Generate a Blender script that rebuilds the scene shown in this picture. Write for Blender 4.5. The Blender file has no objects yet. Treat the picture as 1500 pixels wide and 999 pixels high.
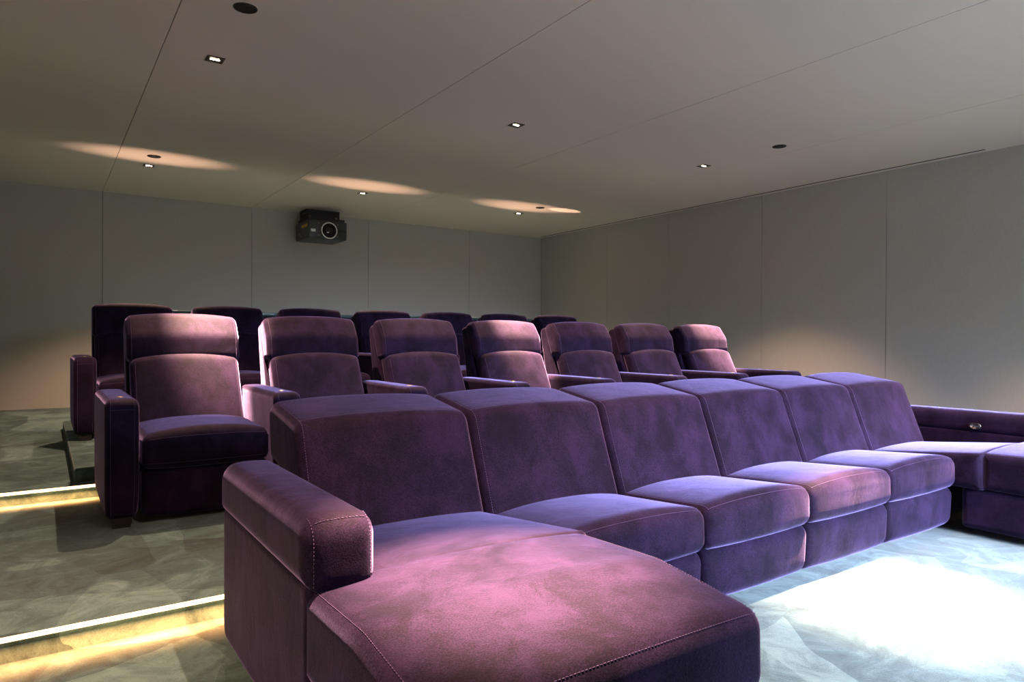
import bpy, math, random
from mathutils import Vector, Matrix
random.seed(7)
C = bpy.context.scene.collection
sc = bpy.context.scene

# ---------------------------------------------------------------- camera
EYE = 1.012
YAW, PITCH, ROLL, FPX = .60120541, -.00561530, -.00424701, 1001.3
fw = Vector((math.sin(YAW) * math.cos(PITCH), math.cos(YAW) * math.cos(PITCH), math.sin(PITCH)))
r0 = Vector((math.cos(YAW), -math.sin(YAW), 0))
d0 = fw.cross(r0)
rt = math.cos(ROLL) * r0 + math.sin(ROLL) * d0
dn = -math.sin(ROLL) * r0 + math.cos(ROLL) * d0
cd = bpy.data.cameras.new('camera')
cd.sensor_width = 36; cd.sensor_fit = 'HORIZONTAL'; cd.lens = 36 * FPX / 1500
cd.clip_start = .02; cd.clip_end = 60
cam = bpy.data.objects.new('camera', cd); C.objects.link(cam)
cam.matrix_world = Matrix(((rt.x, -dn.x, -fw.x, 0), (rt.y, -dn.y, -fw.y, 0),
                           (rt.z, -dn.z, -fw.z, EYE), (0, 0, 0, 1)))
sc.camera = cam

# ---------------------------------------------------------------- view, world, light
sc.view_settings.view_transform = 'Standard'
sc.view_settings.look = 'None'
sc.view_settings.gamma = 1
sc.view_settings.exposure = 0.0
sc.view_settings.use_curve_mapping = False
sc.cycles.max_bounces = 8
sc.cycles.diffuse_bounces = 5
sc.cycles.use_denoising = True
sc.cycles.sample_clamp_indirect = 6
sc.cycles.caustics_reflective = False

w = bpy.data.worlds.new('world'); sc.world = w; w.use_nodes = True
bg = w.node_tree.nodes['Background']
bg.inputs[0].default_value = (.55, .70, 1, 1); bg.inputs[1].default_value = .6

CEIL, XW, XL, YB, YF = 2.765, 7.274, -2.3, 9.7, -2.1
WARM = (1, .61, .39)
P_SPOT, P_FLOOD, P_WIN = 6300, 330, 450
P_LED = 85
WIN = (2.0, 6.3, .15, 2.35)          # window in the front wall, behind the camera: x0, x1, z0, z1


def light(name, kind, loc, energy, color, **kw):
    d = bpy.data.lights.new(name, kind); d.energy = energy; d.color = color
    rot = kw.pop('rot', None); scale = kw.pop('scale', None); par = kw.pop('parent', None)
    for k, v in kw.items(): setattr(d, k, v)
    o = bpy.data.objects.new(name, d); C.objects.link(o)
    if par: o.parent = par
    o.location = loc
    if rot: o.rotation_euler = rot
    if scale: o.scale = scale
    return o


light('window_daylight', 'AREA', ((WIN[0] + WIN[1]) / 2, YF - 1.0, 1.65), P_WIN, (.60, .72, 1),     # sky light, coming down through the window
      shape='RECTANGLE', size=WIN[1] - WIN[0], size_y=1.6, rot=(math.radians(62), 0, 0), spread=math.radians(58))
light('ceiling_fill', 'AREA', ((WIN[0] + WIN[1]) / 2, YF - 1.2, .35), 62, (1, .88, .80),                # added fill, aimed up to lift the ceiling
      shape='RECTANGLE', size=WIN[1] - WIN[0], size_y=1.2, rot=(math.radians(130), 0, 0), spread=math.radians(100))


# ---------------------------------------------------------------- materials
def mat(name):
    m = bpy.data.materials.new(name); m.use_nodes = True
    nt = m.node_tree
    return m, nt, nt.nodes, nt.links, nt.nodes['Principled BSDF']


def plain(name, col, rough=.6, metal=0, spec=.5):
    m, nt, N, L, b = mat(name)
    b.inputs['Base Color'].default_value = (*col, 1)
    b.inputs['Roughness'].default_value = rough
    b.inputs['Metallic'].default_value = metal
    b.inputs['Specular IOR Level'].default_value = spec
    n = N.new('ShaderNodeTexNoise'); n.inputs['Scale'].default_value = 40
    mr = N.new('ShaderNodeMapRange'); mr.inputs[3].default_value = rough * .85; mr.inputs[4].default_value = min(1, rough * 1.15)
    L.new(n.outputs[0], mr.inputs[0]); L.new(mr.outputs[0], b.inputs['Roughness'])
    return m


def emis(name, col, s):
    m, nt, N, L, b = mat(name)
    b.inputs['Base Color'].default_value = (.02, .02, .02, 1)
    b.inputs['Emission Color'].default_value = (*col, 1)
    b.inputs['Emission Strength'].default_value = s
    return m


def noise(N, L, vec, scale, detail=2, rough=.5, dist=0):
    n = N.new('ShaderNodeTexNoise')
    n.inputs['Scale'].default_value = scale; n.inputs['Detail'].default_value = detail
    n.inputs['Roughness'].default_value = rough; n.inputs['Distortion'].default_value = dist
    if vec: L.new(vec, n.inputs['Vector'])
    return n


def ramp(N, L, fac, stops):
    r = N.new('ShaderNodeValToRGB')
    e = r.color_ramp.elements
    while len(e) < len(stops): e.new(.5)
    for i, (p, c) in enumerate(stops):
        e[i].position = p; e[i].color = (*c, 1) if len(c) == 3 else c
    L.new(fac, r.inputs[0])
    return r


def math_n(N, L, op, a, b):
    n = N.new('ShaderNodeMath'); n.operation = op
    for i, v in enumerate((a, b)):
        if hasattr(v, 'default_value'): L.new(v, n.inputs[i])
        else: n.inputs[i].default_value = v
    return n.outputs[0]


def velvet(name, lo=(.005, .002, .009), hi=(.022, .009, .038), sheen=(.60, .475, 1.0), sw=.72, extra=.03):
    m, nt, N, L, b = mat(name)
    tc = N.new('ShaderNodeTexCoord'); oi = N.new('ShaderNodeObjectInfo')
    va = N.new('ShaderNodeVectorMath'); va.operation = 'MULTIPLY_ADD'
    L.new(oi.outputs['Random'], va.inputs[0]); va.inputs[1].default_value = (37, 21, 13)
    L.new(tc.outputs['Object'], va.inputs[2])
    v = va.outputs[0]
    mp = N.new('ShaderNodeMapping'); mp.inputs['Scale'].default_value = (1, 1, .7); L.new(v, mp.inputs[0])
    n1 = noise(N, L, mp.outputs[0], 8, 6, .6, .3)      # crushed patches of the nap
    n2 = noise(N, L, v, 300, 3, .7)                     # pile speckle
    m1 = N.new('ShaderNodeMapRange'); L.new(n1.outputs[0], m1.inputs[0]); m1.inputs[1].default_value = .28; m1.inputs[2].default_value = .72
    mr = N.new('ShaderNodeMapRange'); L.new(n2.outputs[0], mr.inputs[0]); mr.inputs[1].default_value = .33; mr.inputs[2].default_value = .67
    f = math_n(N, L, 'ADD', math_n(N, L, 'MULTIPLY', m1.outputs[0], .5), math_n(N, L, 'MULTIPLY', mr.outputs[0], .5))
    r = ramp(N, L, f, [(.30, lo), (.50, tuple((a + c) * .42 for a, c in zip(lo, hi))), (.72, hi)])
    L.new(r.outputs[0], b.inputs['Base Color'])
    b.inputs['Roughness'].default_value = .75
    b.inputs['Specular IOR Level'].default_value = .12
    b.inputs['Sheen Weight'].default_value = sw
    b.inputs['Sheen Roughness'].default_value = .27
    b.inputs['Sheen Tint'].default_value = (*sheen, 1)
    sh = N.new('ShaderNodeBsdfSheen'); sh.inputs['Roughness'].default_value = .55
    sr = ramp(N, L, f, [(.32, tuple(x * extra * .15 for x in sheen)), (.72, tuple(x * extra * 2.4 for x in sheen))])
    L.new(sr.outputs[0], sh.inputs['Color'])
    ad = N.new('ShaderNodeAddShader'); L.new(b.outputs[0], ad.inputs[0]); L.new(sh.outputs[0], ad.inputs[1])
    L.new(ad.outputs[0], N['Material Output'].inputs[0])
    b1 = N.new('ShaderNodeBump'); b1.inputs['Strength'].default_value = .35; b1.inputs['Distance'].default_value = .009
    L.new(n1.outputs[0], b1.inputs['Height'])
    b2 = N.new('ShaderNodeBump'); b2.inputs['Strength'].default_value = .45; b2.inputs['Distance'].default_value = .002
    L.new(n2.outputs[0], b2.inputs['Height']); L.new(b1.outputs[0], b2.inputs['Normal'])
    L.new(b2.outputs[0], b.inputs['Normal']); L.new(b2.outputs[0], sh.inputs['Normal'])
    return m


def carpet(name):
    m, nt, N, L, b = mat(name)
    tc = N.new('ShaderNodeTexCoord')
    nd = noise(N, L, tc.outputs['Object'], 2.2, 3, .5)
    def patch(rot, sc_, amt, loc=(0, 0, 0)):
        mx = N.new('ShaderNodeVectorMath'); mx.operation = 'MULTIPLY_ADD'
        L.new(nd.outputs['Color'], mx.inputs[0]); mx.inputs[1].default_value = (amt, amt, 0)
        L.new(tc.outputs['Object'], mx.inputs[2])
        mp = N.new('ShaderNodeMapping'); mp.inputs['Rotation'].default_value = (0, 0, rot)
        mp.inputs['Scale'].default_value = sc_; mp.inputs['Location'].default_value = loc
        L.new(mx.outputs[0], mp.inputs[0])
        vo = N.new('ShaderNodeTexVoronoi'); vo.voronoi_dimensions = '2D'; vo.inputs['Scale'].default_value = 1
        L.new(mp.outputs[0], vo.inputs['Vector'])
        sx = N.new('ShaderNodeSeparateColor'); L.new(vo.outputs['Color'], sx.inputs[0])
        return sx.outputs[0]
    a = patch(.35, (2.6, 1.3, 1), .10)
    c = patch(-.75, (1.7, 3.4, 1), .16, (3.1, 1.7, 0))
    d = noise(N, L, tc.outputs['Object'], 5, 8, .70, 1.4)
    g = noise(N, L, tc.outputs['Object'], 190, 3, .7)
    f = math_n(N, L, 'ADD', math_n(N, L, 'MULTIPLY', a, .20), math_n(N, L, 'MULTIPLY', c, .14))
    f = math_n(N, L, 'ADD', f, math_n(N, L, 'MULTIPLY', d.outputs[0], .60))
    f = math_n(N, L, 'ADD', f, math_n(N, L, 'MULTIPLY', g.outputs[0], .18))
    r = ramp(N, L, f, [(.38, (.022, .038, .044)), (.55, (.064, .116, .121)), (.72, (.172, .275, .268))])
    L.new(r.outputs[0], b.inputs['Base Color'])
    b.inputs['Roughness'].default_value = .95; b.inputs['Specular IOR Level'].default_value = .05
    b.inputs['Sheen Weight'].default_value = .25; b.inputs['Sheen Roughness'].default_value = .5
    bu = N.new('ShaderNodeBump'); bu.inputs['Strength'].default_value = .5; bu.inputs['Distance'].default_value = .004
    h = math_n(N, L, 'ADD', g.outputs[0], math_n(N, L, 'MULTIPLY', d.outputs[0], 1.2))
    L.new(h, bu.inputs['Height']); L.new(bu.outputs[0], b.inputs['Normal'])
    return m


def wallcloth(name, col):
    m, nt, N, L, b = mat(name)
    tc = N.new('ShaderNodeTexCoord')
    mp = N.new('ShaderNodeMapping'); mp.inputs['Scale'].default_value = (1, 1, .12); L.new(tc.outputs['Object'], mp.inputs[0])
    n1 = noise(N, L, mp.outputs[0], 160, 2, .6)
    n2 = noise(N, L, tc.outputs['Object'], 1.3, 3, .5)
    f = math_n(N, L, 'ADD', math_n(N, L, 'MULTIPLY', n1.outputs[0], .8), math_n(N, L, 'MULTIPLY', n2.outputs[0], .2))
    r = ramp(N, L, f, [(.3, tuple(x * .95 for x in col)), (.7, tuple(x * 1.06 for x in col))])
    L.new(r.outputs[0], b.inputs['Base Color'])
    b.inputs['Roughness'].default_value = .9; b.inputs['Specular IOR Level'].default_value = .1
    bu = N.new('ShaderNodeBump'); bu.inputs['Strength'].default_value = .15; bu.inputs['Distance'].default_value = .002
    L.new(n1.outputs[0], bu.inputs['Height']); L.new(bu.outputs[0], b.inputs['Normal'])
    return m


def glass(name):
    m, nt, N, L, b = mat(name)
    t = N.new('ShaderNodeBsdfTransparent'); g = N.new('ShaderNodeBsdfGlossy'); g.inputs['Roughness'].default_value = .02
    fr = N.new('ShaderNodeFresnel'); mx = N.new('ShaderNodeMixShader')
    L.new(fr.outputs[0], mx.inputs[0]); L.new(t.outputs[0], mx.inputs[1]); L.new(g.outputs[0], mx.inputs[2])
    L.new(mx.outputs[0], N['Material Output'].inputs[0])
    return m


VEL = velvet('purple_velvet')
VELD = velvet('dark_velvet', (.004, .002, .006), (.018, .008, .022), sw=.25, extra=.02)
THREAD = plain('lilac_thread', (.13, .085, .20), .8)
CARPET = carpet('teal_grey_carpet')
WALLM = wallcloth('grey_wall_cloth', (.47, .46, .445))
CEILM = wallcloth('warm_grey_ceiling_cloth', (.74, .68, .65))
DARK = plain('joint_black', (.012, .012, .012), .9)
BLACK = plain('black_metal', (.012, .013, .016), .4)
BLACKM = plain('black_plastic', (.006, .006, .008), .55)
BRASS = plain('brass', (.70, .52, .25), .3, 1)
STEEL = plain('brushed_nickel', (.62, .58, .50), .32, 1)
TEAL = plain('teal_lacquer', (.10, .19, .19), .25)
FOOT = plain('black_stained_wood', (.012, .010, .011), .4)
LENSM = emis('lamp_lens', (1, .80, .55), 40)
LEDM = emis('led_lens', (1, .60, .30), 6)
WHITE = plain('white_paint', (.75, .75, .72), .5)


# ---------------------------------------------------------------- mesh helpers
def obj(name, vf, m, parent=None, smooth=True, loc=(0, 0, 0), origin=(0, 0, 0)):
    v, f = vf
    me = bpy.data.meshes.new(name)
    me.from_pydata([(p[0] - origin[0], p[1] - origin[1], p[2] - origin[2]) for p in v], [], f)
    if smooth: me.polygons.foreach_set('use_smooth', [True] * len(f))
    me.materials.append(m); me.update()
    o = bpy.data.objects.new(name, me); C.objects.link(o); o.location = loc
    if parent: o.parent = parent
    return o


def empty(name, loc, label=None, cat=None, group=None):
    o = bpy.data.objects.new(name, None); C.objects.link(o); o.location = loc
    o.empty_display_size = .1
    tag(o, label, cat, group)
    return o


def tag(o, label=None, cat=None, group=None, kind=None):
    for k, v in (('label', label), ('category', cat), ('group', group), ('kind', kind)):
        if v: o[k] = v
    return o


def join(*parts):
    V, F = [], []
    for v, f in parts:
        n = len(V); V += list(v); F += [tuple(i + n for i in q) for q in f]
    return V, F


def box(x0, x1, y0, y1, z0, z1, bev=0):
    if bev <= 0:
        v = [(x, y, z) for x in (x0, x1) for y in (y0, y1) for z in (z0, z1)]
        f = [(0, 1, 3, 2), (4, 6, 7, 5), (0, 4, 5, 1), (2, 3, 7, 6), (0, 2, 6, 4), (1, 5, 7, 3)]
        return v, f
    return solid([(y0, z0, bev), (y1, z0, bev), (y1, z1, bev), (y0, z1, bev)], x0, x1, bev, nx=1, step=9).mesh()


def cyl(c, axis, r, h, n=24, r2=None):
    """capped cylinder starting at c along axis (0,1,2)"""
    r2 = r if r2 is None else r2
    v = []
    for k, rr in ((0, r), (h, r2)):
        for i in range(n):
            a = 2 * math.pi * i / n
            p = [0, 0, 0]; p[axis] = k; p[(axis + 1) % 3] = rr * math.cos(a); p[(axis + 2) % 3] = rr * math.sin(a)
            v.append((c[0] + p[0], c[1] + p[1], c[2] + p[2]))
    f = [(i, (i + 1) % n, n + (i + 1) % n, n + i) for i in range(n)] + [tuple(reversed(range(n))), tuple(range(n, 2 * n))]
    return v, f


def ring(c, axis, r, t, n=40, m=8):
    v, f = [], []
    for i in range(n):
        a = 2 * math.pi * i / n
        for j in range(m):
            b = 2 * math.pi * j / m
            rr = r + t * math.cos(b)
            p = [0, 0, 0]; p[axis] = t * math.sin(b); p[(axis + 1) % 3] = rr * math.cos(a); p[(axis + 2) % 3] = rr * math.sin(a)
            v.append((c[0] + p[0], c[1] + p[1], c[2] + p[2]))
    for i in range(n):
        for j in range(m):
            f.append((i * m + j, ((i + 1) % n) * m + j, ((i + 1) % n) * m + (j + 1) % m, i * m + (j + 1) % m))
    return v, f


class solid:
    """upholstered block: a side profile (y, z, fillet radius) run along x with rounded ends and a soft crown"""
    def __init__(self, prof, x0, x1, r=.03, nx=12, step=.025, crown=0, seg=5, warp=None, fw=1):
        self.x0, self.x1, self.r, self.crown, self.warp, self.fw = x0, x1, r, crown, warp, fw
        n = len(prof)
        area = sum(prof[i][0] * prof[(i + 1) % n][1] - prof[(i + 1) % n][0] * prof[i][1] for i in range(n))
        if area < 0: prof = list(reversed(prof))
        self.prof, self.seg, self.step, self.cnt, self.cache = prof, seg, step, None, {}
        Q = self.outline(0)
        self.P = Q; n = len(Q)
        self.N = []
        for i in range(n):
            t = (Q[(i + 1) % n] - Q[i - 1]).normalized()
            self.N.append(Vector((t.y, -t.x)))
        self.xs = []
        k = seg
        for j in range(k + 1): self.xs.append((j / k) * math.pi / 2)          # angles at an end
        self.nx = nx

    def outline(self, d):
        """the profile moved inwards by d, always the same number of points"""
        d = round(d, 6)
        if d in self.cache: return self.cache[d]
        prof, n, seg = self.prof, len(self.prof), self.seg
        pts = [Vector(p[:2]) for p in prof]
        C_ = []
        for i in range(n):
            e0 = (pts[i] - pts[i - 1]).normalized(); e1 = (pts[(i + 1) % n] - pts[i]).normalized()
            n0, n1 = Vector((-e0.y, e0.x)), Vector((-e1.y, e1.x))
            C_.append((pts[i] + (n0 + n1) * (d / (1 + n0.dot(n1))), e0.x * e1.y - e0.y * e1.x))
        P = []
        for i in range(n):
            p, turn = C_[i]; a = C_[i - 1][0]; b = C_[(i + 1) % n][0]
            rad = max(.0004, prof[i][2] - d) if turn > 0 else prof[i][2] + d
            u = (a - p).normalized(); w_ = (b - p).normalized()
            ang = math.acos(max(-1, min(1, u.dot(w_))))
            if prof[i][2] < 1e-5 or ang > 3.1: P.append(p); continue
            t = min(rad / math.tan(ang / 2), .49 * (a - p).length, .49 * (b - p).length)
            rr = t * math.tan(ang / 2)
            c = p + (u + w_).normalized() * (rr / math.sin(ang / 2))
            s, e = p + u * t - c, p + w_ * t - c
            a0 = math.atan2(s.y, s.x); da = math.atan2(e.y, e.x) - a0
            da = (da + math.pi) % (2 * math.pi) - math.pi
            for k in range(seg + 1):
                q = a0 + da * k / seg
                P.append(c + Vector((math.cos(q), math.sin(q))) * rr)
        if self.cnt is None:
            self.cnt = [max(1, int((P[(i + 1) % len(P)] - p).length / self.step + .5)) for i, p in enumerate(P)]
        Q = []
        for i, p in enumerate(P):
            b = P[(i + 1) % len(P)]
            for k in range(self.cnt[i]): Q.append(p.lerp(b, k / self.cnt[i]))
        self.cache[d] = Q
        return Q

    def at(self, i, x, off=0, extra=0):
        """point i of the profile, at x (off = lift above the cloth)"""
        L_ = self.x1 - self.x0
        u = (x - self.x0) / L_ * 2 - 1
        bulge = self.crown * max(0, 1 - abs(u) ** 2.4) * (self.fw + (1 - self.fw) * max(0, self.N[i].y))
        d = min(x - self.x0, self.x1 - x)
        ins = 0
        if d < self.r:
            q = 1 - max(0, d) / self.r
            ins = self.r * (1 - math.sqrt(max(0, 1 - q * q)))
        p = self.outline(ins + extra)[i] + self.N[i] * (bulge + off)
        v = (x, p.x, p.y)
        return self.warp(*v) if self.warp else v

    def mesh(self):
        X = []
        if self.r > 0:
            for a in self.xs: X.append(self.x0 + self.r * (1 - math.cos(a)))
        else: X.append(self.x0)
        a, b = self.x0 + self.r, self.x1 - self.r
        for j in range(1, self.nx): X.append(a + (b - a) * j / self.nx)
        if self.r > 0:
            for q in reversed(self.xs): X.append(self.x1 - self.r * (1 - math.cos(q)))
        else: X.append(self.x1)
        n = len(self.P)
        V = [self.at(i, x) for x in X for i in range(n)]
        F = []
        for j in range(len(X) - 1):
            for i in range(n):
                k = (i + 1) % n
                F.append((j * n + k, (j + 1) * n + k, (j + 1) * n + i, j * n + i))
        for j, flip in ((0, False), (len(X) - 1, True)):
            o = j * n
            if self.r > 0:
                o = len(V)
                V += [self.at(i, X[j], 0, .006) for i in range(n)]
                for i in range(n):
                    k = (i + 1) % n
                    F.append((j * n + k, o + k, o + i, j * n + i) if flip else (j * n + i, o + i, o + k, j * n + k))
            F.append(tuple(range(o, o + n)) if flip else tuple(range(o + n - 1, o - 1, -1)))
        return V, F

    def near(self, y, z):
        return min(range(len(self.P)), key=lambda i: (self.P[i] - Vector((y, z))).length)

    def along(self, x, a, b, off=.0012):
        i, j = self.near(*a), self.near(*b); n = len(self.P)
        fwd_ = (j - i) % n; st = 1 if fwd_ <= n - fwd_ else -1
        m = fwd_ if st == 1 else n - fwd_
        return [self.at((i + st * k) % n, x, off) for k in range(m + 1)]

    def across(self, a, xa, xb, off=.0012, n=24):
        i = self.near(*a)
        return [self.at(i, xa + (xb - xa) * k / n, off) for k in range(n + 1)]


def stitches(paths, step=.0085, dash=.0052, rad=.0008):
    V, F = [], []
    for path in paths:
        pts = [Vector(p) for p in path]
        acc = 0; nxt = 0
        for a, b in zip(pts, pts[1:]):
            L_ = (b - a).length
            if L_ < 1e-6: continue
            t = (b - a) / L_
            s = t.orthogonal().normalized(); q = t.cross(s)
            while nxt <= acc + L_:
                c = a + t * (nxt - acc)
                n = len(V)
                for e in (-dash / 2, dash / 2):
                    for k in range(4):
                        an = k * math.pi / 2 + .78
                        V.append(tuple(c + t * e + (s * math.cos(an) + q * math.sin(an)) * rad))
                F += [(n + k, n + (k + 1) % 4, n + 4 + (k + 1) % 4, n + 4 + k) for k in range(4)] + [(n + 3, n + 2, n + 1, n), (n + 4, n + 5, n + 6, n + 7)]
                nxt += step
            acc += L_
    return V, F


def sew(parent, paths, origin=(0, 0, 0)):
    for p in paths: obj('stitching', stitches([p]), THREAD, parent, origin=origin)


# ---------------------------------------------------------------- setting
Y1, Y2, YP = 2.61, 4.61, 4.74                # step edges and front of the plinth
Z2, Z3, ZP = .08, .152, .225
tag(obj('floor', box(XL, XW, YF, Y1, -.2, 0), CARPET, smooth=False), kind='structure')
tag(obj('floor', box(XL, XW, Y1, Y2, -.2, Z2), CARPET, smooth=False), kind='structure')
tag(obj('floor', box(XL, XW, Y2, YB, -.2, Z3), CARPET, smooth=False), kind='structure')
tag(obj('floor', solid([(YP, Z3 - .01, 0), (7.5, Z3 - .01, 0), (7.5, ZP, .01), (YP, ZP, .012)], .15, 5.95, .012, nx=1, step=9).mesh(), CARPET), kind='structure')

wb = tag(obj('wall_back', box(XL - .2, XW + .22, YB + .02, YB + .2, -.2, CEIL + .25), DARK, smooth=False), kind='structure')
jb = [XL, -1.15, .596, 2.346, 4.03, 5.79, XW]
g = .0025
for a, b in zip(jb, jb[1:]):
    obj('panel', box(a + g, b - g, YB, YB + .019, Z3, CEIL), WALLM, wb, smooth=False)
wl = tag(obj('wall_left', box(XL - .2, XL, YF, YB, -.2, CEIL + .25), WALLM, smooth=False), kind='structure')
x0, x1, z0, z1 = WIN
wf = tag(obj('wall_front', join(box(XL, x0, YF - .2, YF, -.2, CEIL + .25), box(x1, XW + .22, YF - .2, YF, -.2, CEIL + .25),
                                box(x0, x1, YF - .2, YF, -.2, z0), box(x0, x1, YF - .2, YF, z1, CEIL + .25)), WALLM, smooth=False), kind='structure')
wr = tag(obj('wall_right', box(XW + .02, XW + .22, YF, YB + .2, -.2, CEIL + .25), DARK, smooth=False), kind='structure')
jr = [YF, -.7, .75, 2.22, 3.689, 5.192, 6.709, 7.98, YB]
for a, b in zip(jr, jr[1:]): obj('panel', box(XW, XW + .019, a + g, b - g, 0, CEIL), WALLM, wr, smooth=False)
w1 = tag(obj('window_1', join(box(x0, x0 + .05, YF - .2, YF + .01, z0, z1), box(x1 - .05, x1, YF - .2, YF + .01, z0, z1),
                              box(x0 + .05, x1 - .05, YF - .2, YF + .01, z0, z0 + .05), box(x0 + .05, x1 - .05, YF - .2, YF + .01, z1 - .05, z1)), BLACK, smooth=False), kind='structure')
obj('pane', box(x0 + .04, x1 - .04, YF - .106, YF - .1, z0 + .04, z1 - .04), glass('window_glass'), w1, smooth=False)
ce = tag(obj('ceiling', box(XL - .2, XW + .22, YF - .2, YB + .2, CEIL + .02, CEIL + .2), DARK, smooth=False), kind='structure')
for a, b in zip(jb, jb[1:]):
    obj('panel', box(a + g, b - g, YF, YB, CEIL, CEIL + .019), CEILM, ce, smooth=False)
tag(obj('trim_1', box(7.165, 7.19, 2.75, 9.58, CEIL - .002, CEIL + .004), DARK, smooth=False), kind='structure')

# ---------------------------------------------------------------- ceiling fittings
DX, DY = (.897, 3.222, 5.55, -1.43), (1.33, 4.65, 7.94)
where = {(0, 1): 'square ceiling downlight nearest the camera at upper left, lit warm white',
         (1, 1): 'square ceiling downlight in the middle of the ceiling between two joints, lit',
         (2, 1): 'square lit ceiling downlight beside a round black fitting toward the right wall',
         (0, 2): 'square lit ceiling downlight near the back wall, behind the left round fitting',
         (1, 2): 'square lit ceiling downlight right of the projector near the back wall',
         (2, 2): 'square lit ceiling downlight near the back right corner of the room',
         (0, 0): 'lit ceiling downlight above the left chaise seat', (1, 0): 'lit ceiling downlight above the carpet before the front sofa',
         (3, 0): 'lit ceiling downlight over the left aisle near the front',
         (2, 0): 'lit ceiling downlight above the right end of the front sofa'}
for j, y in enumerate(DY):
    for i, x in enumerate(DX):
        if i == 3 and j > 0: continue
        t = empty('ceiling_downlight', (x, y, CEIL), where[(i, j)], 'ceiling light', 'square ceiling downlights')
        h = .052
        obj('frame', join(box(-h, h, -h, -h + .006, -.004, .004), box(-h, h, h - .006, h, -.004, .004),
                          box(-h, -h + .006, -h + .006, h - .006, -.004, .004), box(h - .006, h, -h + .006, h - .006, -.004, .004)), BLACK, t, smooth=False)
        obj('reflector', box(-h + .006, h - .006, -h + .006, h - .006, -.001, .004), plain('bronze_reflector', (.06, .045, .03), .35, .6), t, smooth=False) if (i + j) == 0 else \
            obj('reflector', box(-h + .006, h - .006, -h + .006, h - .006, -.001, .004), bpy.data.materials['bronze_reflector'], t, smooth=False)
        for dx in (-.019, 0, .019):
            obj('lens', cyl((dx, 0, -.0035), 2, .0095, .004, 16), LENSM, t)
        light('downlight_beam', 'SPOT', (0, 0, -.02), P_SPOT, WARM, spot_size=math.radians(25), spot_blend=1, shadow_soft_size=.018, parent=t,
              rot=(0, .17 if (i, j) == (1, 0) else 0, 0))
        light('downlight_flood', 'SPOT', (0, 0, -.02), P_FLOOD, WARM, spot_size=math.radians(98), spot_blend=.5, shadow_soft_size=.018, parent=t)

for x, y, lb in ((.89, 3.83, 'round black ceiling fitting nearest the camera at the top of the picture'),
                 (.893, 7.5, 'round black ceiling fitting in front of the back left downlight'),
                 (5.543, 7.42, 'round black ceiling fitting beside the back right downlight'),
                 (5.544, 3.78, 'round black ceiling fitting nearest the right wall')):
    t = empty('ceiling_speaker', (x, y, CEIL), lb, 'ceiling fixture', 'round black ceiling fittings')
    obj('rim', ring((0, 0, -.001), 2, .058, .004), BLACK, t)
    obj('grille', cyl((0, 0, -.002), 2, .057, .004, 32), BLACKM, t)

# LED strips under the step edges
for y, zt, zb, lb in ((Y1, Z2, 0, 'warm light strip along the lower carpet step beside the front sofa'), (Y2, Z3, Z2, 'warm light strip along the upper carpet step behind the middle row')):
    t = empty('step_light', (0, y, zt), lb, 'light strip', 'step light strips')
    obj('diffuser', solid([(-.010, -.013, .005), (.0, -.013, .002), (.0, .0025, .002), (-.010, .0025, .005)], XL + .02, XW - .02, 0, nx=1, step=9, seg=3).mesh(), LEDM, t)
    light('step_glow', 'AREA', ((XL + XW) / 2, -.048, -.012), P_LED, (1, .36, .11), shape='RECTANGLE', size=XW - XL - .1, size_y=.008,
          spread=math.radians(140), rot=(0, 0, 0), parent=t)

# ---------------------------------------------------------------- projector
t = empty('projector', (3.18, 9.05, 2.33), 'black ceiling projector with silver lens ring in front of the back wall', 'projector')
bw, bd, bh = .53, .56, .245
body = solid([(0, .0, .03), (bd, .0, .03), (bd, bh, .012), (0, bh, .012)], -bw / 2, bw / 2, .012, nx=2, step=9)
obj('housing', body.mesh(), plain('projector_grey', (.030, .040, .052), .35), t)
obj('front_band', box(.13, bw / 2 - .004, -.004, .002, .105, .130), BLACKM, t, smooth=False)
obj('lens_barrel', cyl((.01, .012, .112), 1, .098, -.034, 40), BLACKM, t)
obj('lens_ring', ring((.01, -.024, .112), 1, .105, .0085), plain('silver_ring', (.85, .86, .88), .45, .2), t)
lz = obj('lens_glass', cyl((.01, -.018, .112), 1, .07, -.012, 32, .05), plain('dark_lens', (.01, .012, .015), .08), t)
obj('inner_ring', ring((.01, -.026, .112), 1, .07, .004), BLACK, lz)
obj('sticker', box(-.232, -.172, -.003, .001, .085, .122), plain('pale_sticker', (.80, .90, .95), .5), t, smooth=False)
for sx, sz in ((-.125, .205), (.135, .205), (-.125, .045), (.135, .045)):
    obj('screw', cyl((sx, .001, sz), 1, .006, -.004, 10), STEEL, t)
obj('warning_label', box(-bw / 2 - .002, -bw / 2 + .001, .05, .30, .155, .195), plain('yellow_label', (.62, .44, .06), .5), t, smooth=False)
for yy, zz in ((.36, .09), (.40, .075), (.34, .05), (.43, .10)):
    obj('socket', cyl((-bw / 2 + .001, yy, zz), 0, .009, -.004, 10), STEEL, t)
obj('side_plate', box(-bw / 2 - .002, -bw / 2 + .001, .20, .25, .06, .13), plain('grey_plate', (.12, .13, .13), .5), t, smooth=False)
br = obj('bracket', join(box(-.20, .27, .30, .58, bh + .062, CEIL - 2.33), box(-.21, .28, .26, .58, bh + .045, bh + .055), box(-.245, .25, .05, .50, bh + .008, bh + .04)), BLACKM, t, smooth=False)
for sx in (-.15, .22):
    obj('mounting_post', cyl((sx, .30, bh - .005), 2, .014, .11, 12), STEEL, t)
    obj('mounting_post', cyl((sx, .44, bh - .005), 2, .014, .11, 12), STEEL, t)
for yy in (.2, .26, .32):
    obj('bracket_bolt', cyl((-.20, yy + .12, bh + .135), 0, .007, -.004, 10), STEEL, t)

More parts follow.
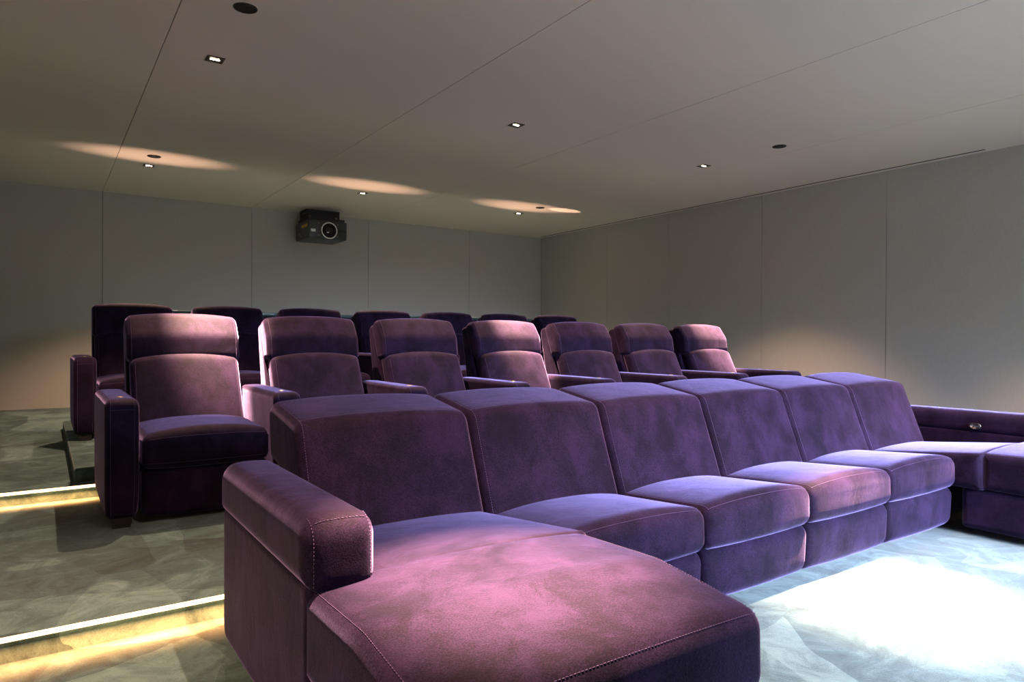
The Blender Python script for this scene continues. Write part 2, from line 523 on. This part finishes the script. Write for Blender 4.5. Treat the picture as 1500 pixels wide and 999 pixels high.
# ---------------------------------------------------------------- counter behind the rear row
t = empty('counter', (3.2, 7.67, Z3), 'long low teal-topped counter standing behind the rear row of recliners', 'counter')
obj('counter_top', solid([(-.085, 1.075, .004), (.085, 1.075, .004), (.085, 1.115, .004), (-.085, 1.115, .004)], -2.7, 2.82, .004, nx=1, step=9, seg=2).mesh(), TEAL, t)
for a, b in zip((-2.65, -1.3, .05, 1.4), (-1.3, .05, 1.4, 2.77)):
    obj('panel', box(a + .002, b - .002, -.06, .06, 0, 1.075), BLACKM, t, smooth=False)
for x, ex, en, siz, px, bl in ((-2.3, 2.6, 85, 26, .085, 1), (-.08, 2.6, 85, 26, .10, 1), (2.1, 2.6, 85, 26, .11, 1), (2.74, 2.4, 110, 9, .19, .3)):  # added spots and caps; beams stand in for downlight reflections off the counter top
    lp = obj('streak_spot_cap', cyl((x, 0, 1.113), 2, .022, .005, 16), BLACK, t)
    light('reflection_streak_spot', 'SPOT', (x, 0, 1.13), en, WARM, spot_size=math.radians(siz), spot_blend=bl, shadow_soft_size=.01,
          rot=(math.pi + px, 0, 0), scale=(ex, 1, 1), parent=t)

# ---------------------------------------------------------------- recliners
W = .615


def build_armrest(parent, x0, x1, button=True):
    def wp(x, y, z):
        k = max(0, (.22 - z) / .18)
        cx = (x0 + x1) / 2
        return (cx + (x - cx) * (1 - .10 * k * k), y + (.035 * k * k if y < .4 else 0), z)
    s = solid([(0, .045, .03), (.81, .045, .03), (.81, .62, .05), (.0, .62, .045)], x0, x1, .028, nx=5, step=.05, crown=.006, warp=wp)
    a = obj('armrest', s.mesh(), VEL, parent)
    e = .024
    sew(a, [s.along(x0 + e, (0, .06), (.78, .62)), s.along(x1 - e, (0, .06), (.78, .62)), s.across((.0, .575), x0 + e, x1 - e)])
    if button:
        cx = (x0 + x1) / 2
        b = obj('control_button', ring((cx, .13, .626), 2, .012, .004, 20, 6), BRASS, a)
    for y in (.02, .70):
        cx = (x0 + x1) / 2; hw = (x1 - x0) / 2 - .028
        v = [(cx + sx * hw * q, y + .02 + (.035 if q == .82 else .03) * sy + .03, z) for z, q in ((0, .82), (.05, 1)) for sx, sy in ((-1, -1), (1, -1), (1, 1), (-1, 1))]
        f = [(3, 2, 1, 0), (4, 5, 6, 7)] + [(i, (i + 1) % 4, 4 + (i + 1) % 4, 4 + i) for i in range(4)]
        obj('foot', (v, f), FOOT, parent, smooth=False)


def build_recliner(name):
    t = empty(name, (0, 0, 0))
    build_armrest(t, -.158, -.010)
    obj('base', box(.01, W - .01, .14, .80, .05, .30), VELD, t, smooth=False)
    s = solid([(.045, .035, .02), (.15, .035, .01), (.15, .265, .02), (.06, .265, .03)], .004, W - .004, .02, nx=8, step=.05, crown=.008)
    o = obj('footrest', s.mesh(), VEL, t)
    s = solid([(.02, .27, .045), (.62, .27, .02), (.64, .445, .03), (.02, .435, .05)], .003, W - .003, .035, nx=12, step=.03, crown=.035, fw=.25)
    o = obj('seat_cushion', s.mesh(), VEL, t)
    sew(o, [s.across((.03, .425), .03, W - .03), s.across((.022, .30), .03, W - .03)])
    # back: shell, lower cushion, headrest, all leaning
    s = solid([(.70, .10, .03), (.80, .10, .03), (1.00, 1.005, .04), (.90, 1.02, .03), (.72, .50, .05)], .0, W, .025, nx=8, step=.06, crown=.006)
    o = obj('backrest_shell', s.mesh(), VEL, t)
    s = solid([(.505, .40, .04), (.63, .36, .03), (.82, .79, .02), (.700, .795, .04)], .012, W - .012, .035, nx=12, step=.025, crown=.036)
    o = obj('backrest_cushion', s.mesh(), VEL, t)
    sew(o, [s.along(.035, (.53, .44), (.69, .77)), s.along(W - .035, (.53, .44), (.69, .77))])
    s = solid([(.715, .785, .03), (.84, .77, .02), (.955, 1.035, .05), (.825, 1.050, .055), (.738, .93, .10)], -.002, W + .002, .035, nx=12, step=.022, crown=.022)
    o = obj('headrest', s.mesh(), VEL, t)
    sew(o, [s.along(.022, (.72, .80), (.93, 1.04)), s.along(W - .022, (.72, .80), (.93, 1.04))])
    return t


def copy_tree(o, parent=None):
    c = o.copy(); C.objects.link(c)
    if parent: c.parent = parent
    for ch in o.children: copy_tree(ch, c)
    return c


PITCH2 = .787
first = build_recliner('recliner')
row2 = ['purple velvet recliner at the left end of the middle row, brightly lit from above',
        'second purple recliner from the left in the middle row, behind the left chaise',
        'third purple recliner from the left in the middle row, dim in shade',
        'fourth, centre recliner of the middle row, its back glowing under a spotlight',
        'fifth purple recliner from the left in the middle row, right of the glowing one',
        'sixth purple recliner from the left in the middle row, left of the bright last',
        'bright pinkish lit recliner at the right end of the middle row near the right wall']
row3 = ['dark recliner at the left end of the rear row beside the aisle',
        'second dark recliner from the left in the rear row',
        'third dark recliner from the left in the rear row, below the projector',
        'fourth and centre dark recliner of the rear row',
        'fifth dark recliner from the left in the rear row',
        'sixth dark recliner from the left in the rear row',
        'dark recliner at the right end of the rear row near the back corner']
chairs = []
for row, (labels, x0, p, y, z, grp) in enumerate(((row2, .398, PITCH2, 3.755, Z2, 'recliners in the middle row'), (row3, .342, .783, 5.965, ZP, 'recliners in the rear row'))):
    for i, lb in enumerate(labels):
        c = first if (row, i) == (0, 0) else copy_tree(first)
        c.location = (x0 + p * i, y, z)
        tag(c, lb, 'recliner', grp)
        chairs.append((row, i, c))
for row, i, c in chairs:
    if i == 6:
        build_armrest(c, W + .010, W + .158)

# ---------------------------------------------------------------- front sofa
SO = (2.6, 1.95, 0)
sofa = empty('sectional_sofa', SO, 'long purple velvet sectional sofa in the front row with a chaise at each end', 'sofa')
xs = [.66 + .6445 * i for i in range(7)]


def part(name, vf, m=VEL, parent=sofa, smooth=True):
    return obj(name, vf, m, parent, smooth, origin=SO)


for i in range(6):
    a, b = xs[i] + .003, xs[i + 1] - .003
    s = solid([(2.03, .33, .03), (2.17, .30, .03), (2.40, .56, .05), (2.50, .575, .045), (2.52, .745, .05), (2.475, .778, .03), (2.18, .732, .05)],
              a, b, .032, nx=14, step=.025, crown=.016)
    o = part('backrest', s.mesh())
    e = .020
    sew(o, [s.along(a + e, (2.05, .36), (2.46, .778)), s.along(b - e, (2.05, .36), (2.46, .778)), s.across((2.205, .738), a + e, b - e)], SO)
part('base', join(box(.68, xs[6] - .02, 1.78, 2.48, .03, .33), box(.66, xs[6], 2.30, 2.46, .04, .56)), VELD, smooth=False)
for i in range(1, 5):
    a, b = xs[i] + .003, xs[i + 1] - .003
    s = solid([(1.60, .245, .05), (2.12, .25, .02), (2.12, .365, .03), (1.605, .405, .045)], a, b, .032, nx=14, step=.025, crown=.030, fw=.25)
    o = part('seat_cushion', s.mesh())
    sew(o, [s.across((1.615, .40), a + .02, b - .02), s.along(a + .02, (1.615, .40), (2.05, .37)), s.along(b - .02, (1.615, .40), (2.05, .37))], SO)
    s = solid([(1.625, .045, .06), (1.78, .045, .02), (1.78, .25, .02), (1.615, .25, .045)], a, b, .03, nx=12, step=.03, crown=.006)
    part('footrest', s.mesh())


def chaise(xa, xb, xc, xd, dz=0):
    """rear seat from xa to xb, wider front part from xc to xd"""
    s = solid([(1.495, .25, .01), (2.12, .25, .02), (2.12, .385 + dz, .03), (1.495, .455 + dz, .012)], xa + .003, xb - .003, .03, nx=14, step=.025, crown=.016)
    part('seat_cushion', s.mesh())
    s = solid([(.895, .245, .05), (1.50, .25, .012), (1.50, .452 + dz, .012), (1.2, .462 + dz, .2), (.90, .425 + dz, .045)], xc, xd, .036, nx=18, step=.025, crown=.020, fw=.4)
    o = part('chaise_cushion', s.mesh())
    sew(o, [s.across((.915, .42 + dz), xc + .02, xd - .02), s.along(xc + .02, (.915, .42 + dz), (1.48, .45 + dz)), s.along(xd - .02, (.915, .42 + dz), (1.48, .45 + dz))], SO)
    s = solid([(.93, .04, .05), (1.60, .04, .02), (1.60, .248, .02), (.92, .248, .04)], xc + .015, xd - .015, .03, nx=8, step=.05, crown=.006)
    part('chaise_base', s.mesh())


chaise(xs[0], xs[1], .472, 1.285)
chaise(xs[5], xs[6], 3.905, 4.70, -.02)
for xa, xb in ((.462, .632), (xs[6] + .008, xs[6] + .172)):
    s = solid([(1.465, .06, .05), (2.30, .06, .05), (2.30, .47, .01), (1.47, .47, .01)], xa + .008, xb - .006, .02, nx=6, step=.05, crown=.004)
    lo = part('armrest_panel', s.mesh())
    sew(lo, [s.along(xa + .026, (1.466, .11), (1.468, .46))], SO)
    dz = -.03 if xa > 3 else 0
    s = solid([(1.455, .455, .02), (2.31, .455, .02), (2.31, .605 + dz, .05), (1.455, .608 + dz, .05)], xa, xb, .042, nx=8, step=.03, crown=.010)
    o = part('armrest_pad', s.mesh())
    sew(o, [s.along(xa + .02, (1.457, .47), (1.50, .608 + dz)), s.across((1.47, .597 + dz), xa + .03, xb - .03), s.along(xb - .02, (1.457, .47), (1.50, .608 + dz))], SO)
    if xa > 3:
        def capsule(x, h, r_, y, z, l):
            n = 14; pts = [(y + l / 2 + r_ * math.cos(q), z + r_ * math.sin(q)) for q in [-math.pi / 2 + math.pi * k / n for k in range(n + 1)]] + \
                          [(y - l / 2 - r_ * math.cos(q), z + r_ * math.sin(q)) for q in [math.pi / 2 - math.pi * k / n for k in range(n + 1)]]
            m = len(pts); v = [(x, *q) for q in pts] + [(x - h, *q) for q in pts]
            return v, [(i, (i + 1) % m, m + (i + 1) % m, m + i) for i in range(m)] + [tuple(range(m)), tuple(range(2 * m - 1, m - 1, -1))]
        cp = part('control_panel', capsule(xa - .004, .010, .016, 1.775, .50, .028), STEEL, o)
        cp['label'] = 'nickel capsule-shaped control plate'
        for dy in (-.015, .015):
            obj('button', ring((xa - .015, 1.775 + dy, .50), 0, .010, .002, 20, 6), BLACK, cp, origin=SO)
for x in (.60, 1.2, 2.6, 4.0, 4.6):
    for y in ((1.05, 2.2) if x in (.60, 1.2, 4.0, 4.6) else (1.85, 2.4)):
        part('foot', box(x - .03, x + .03, y - .03, y + .03, 0, .05), FOOT, smooth=False)
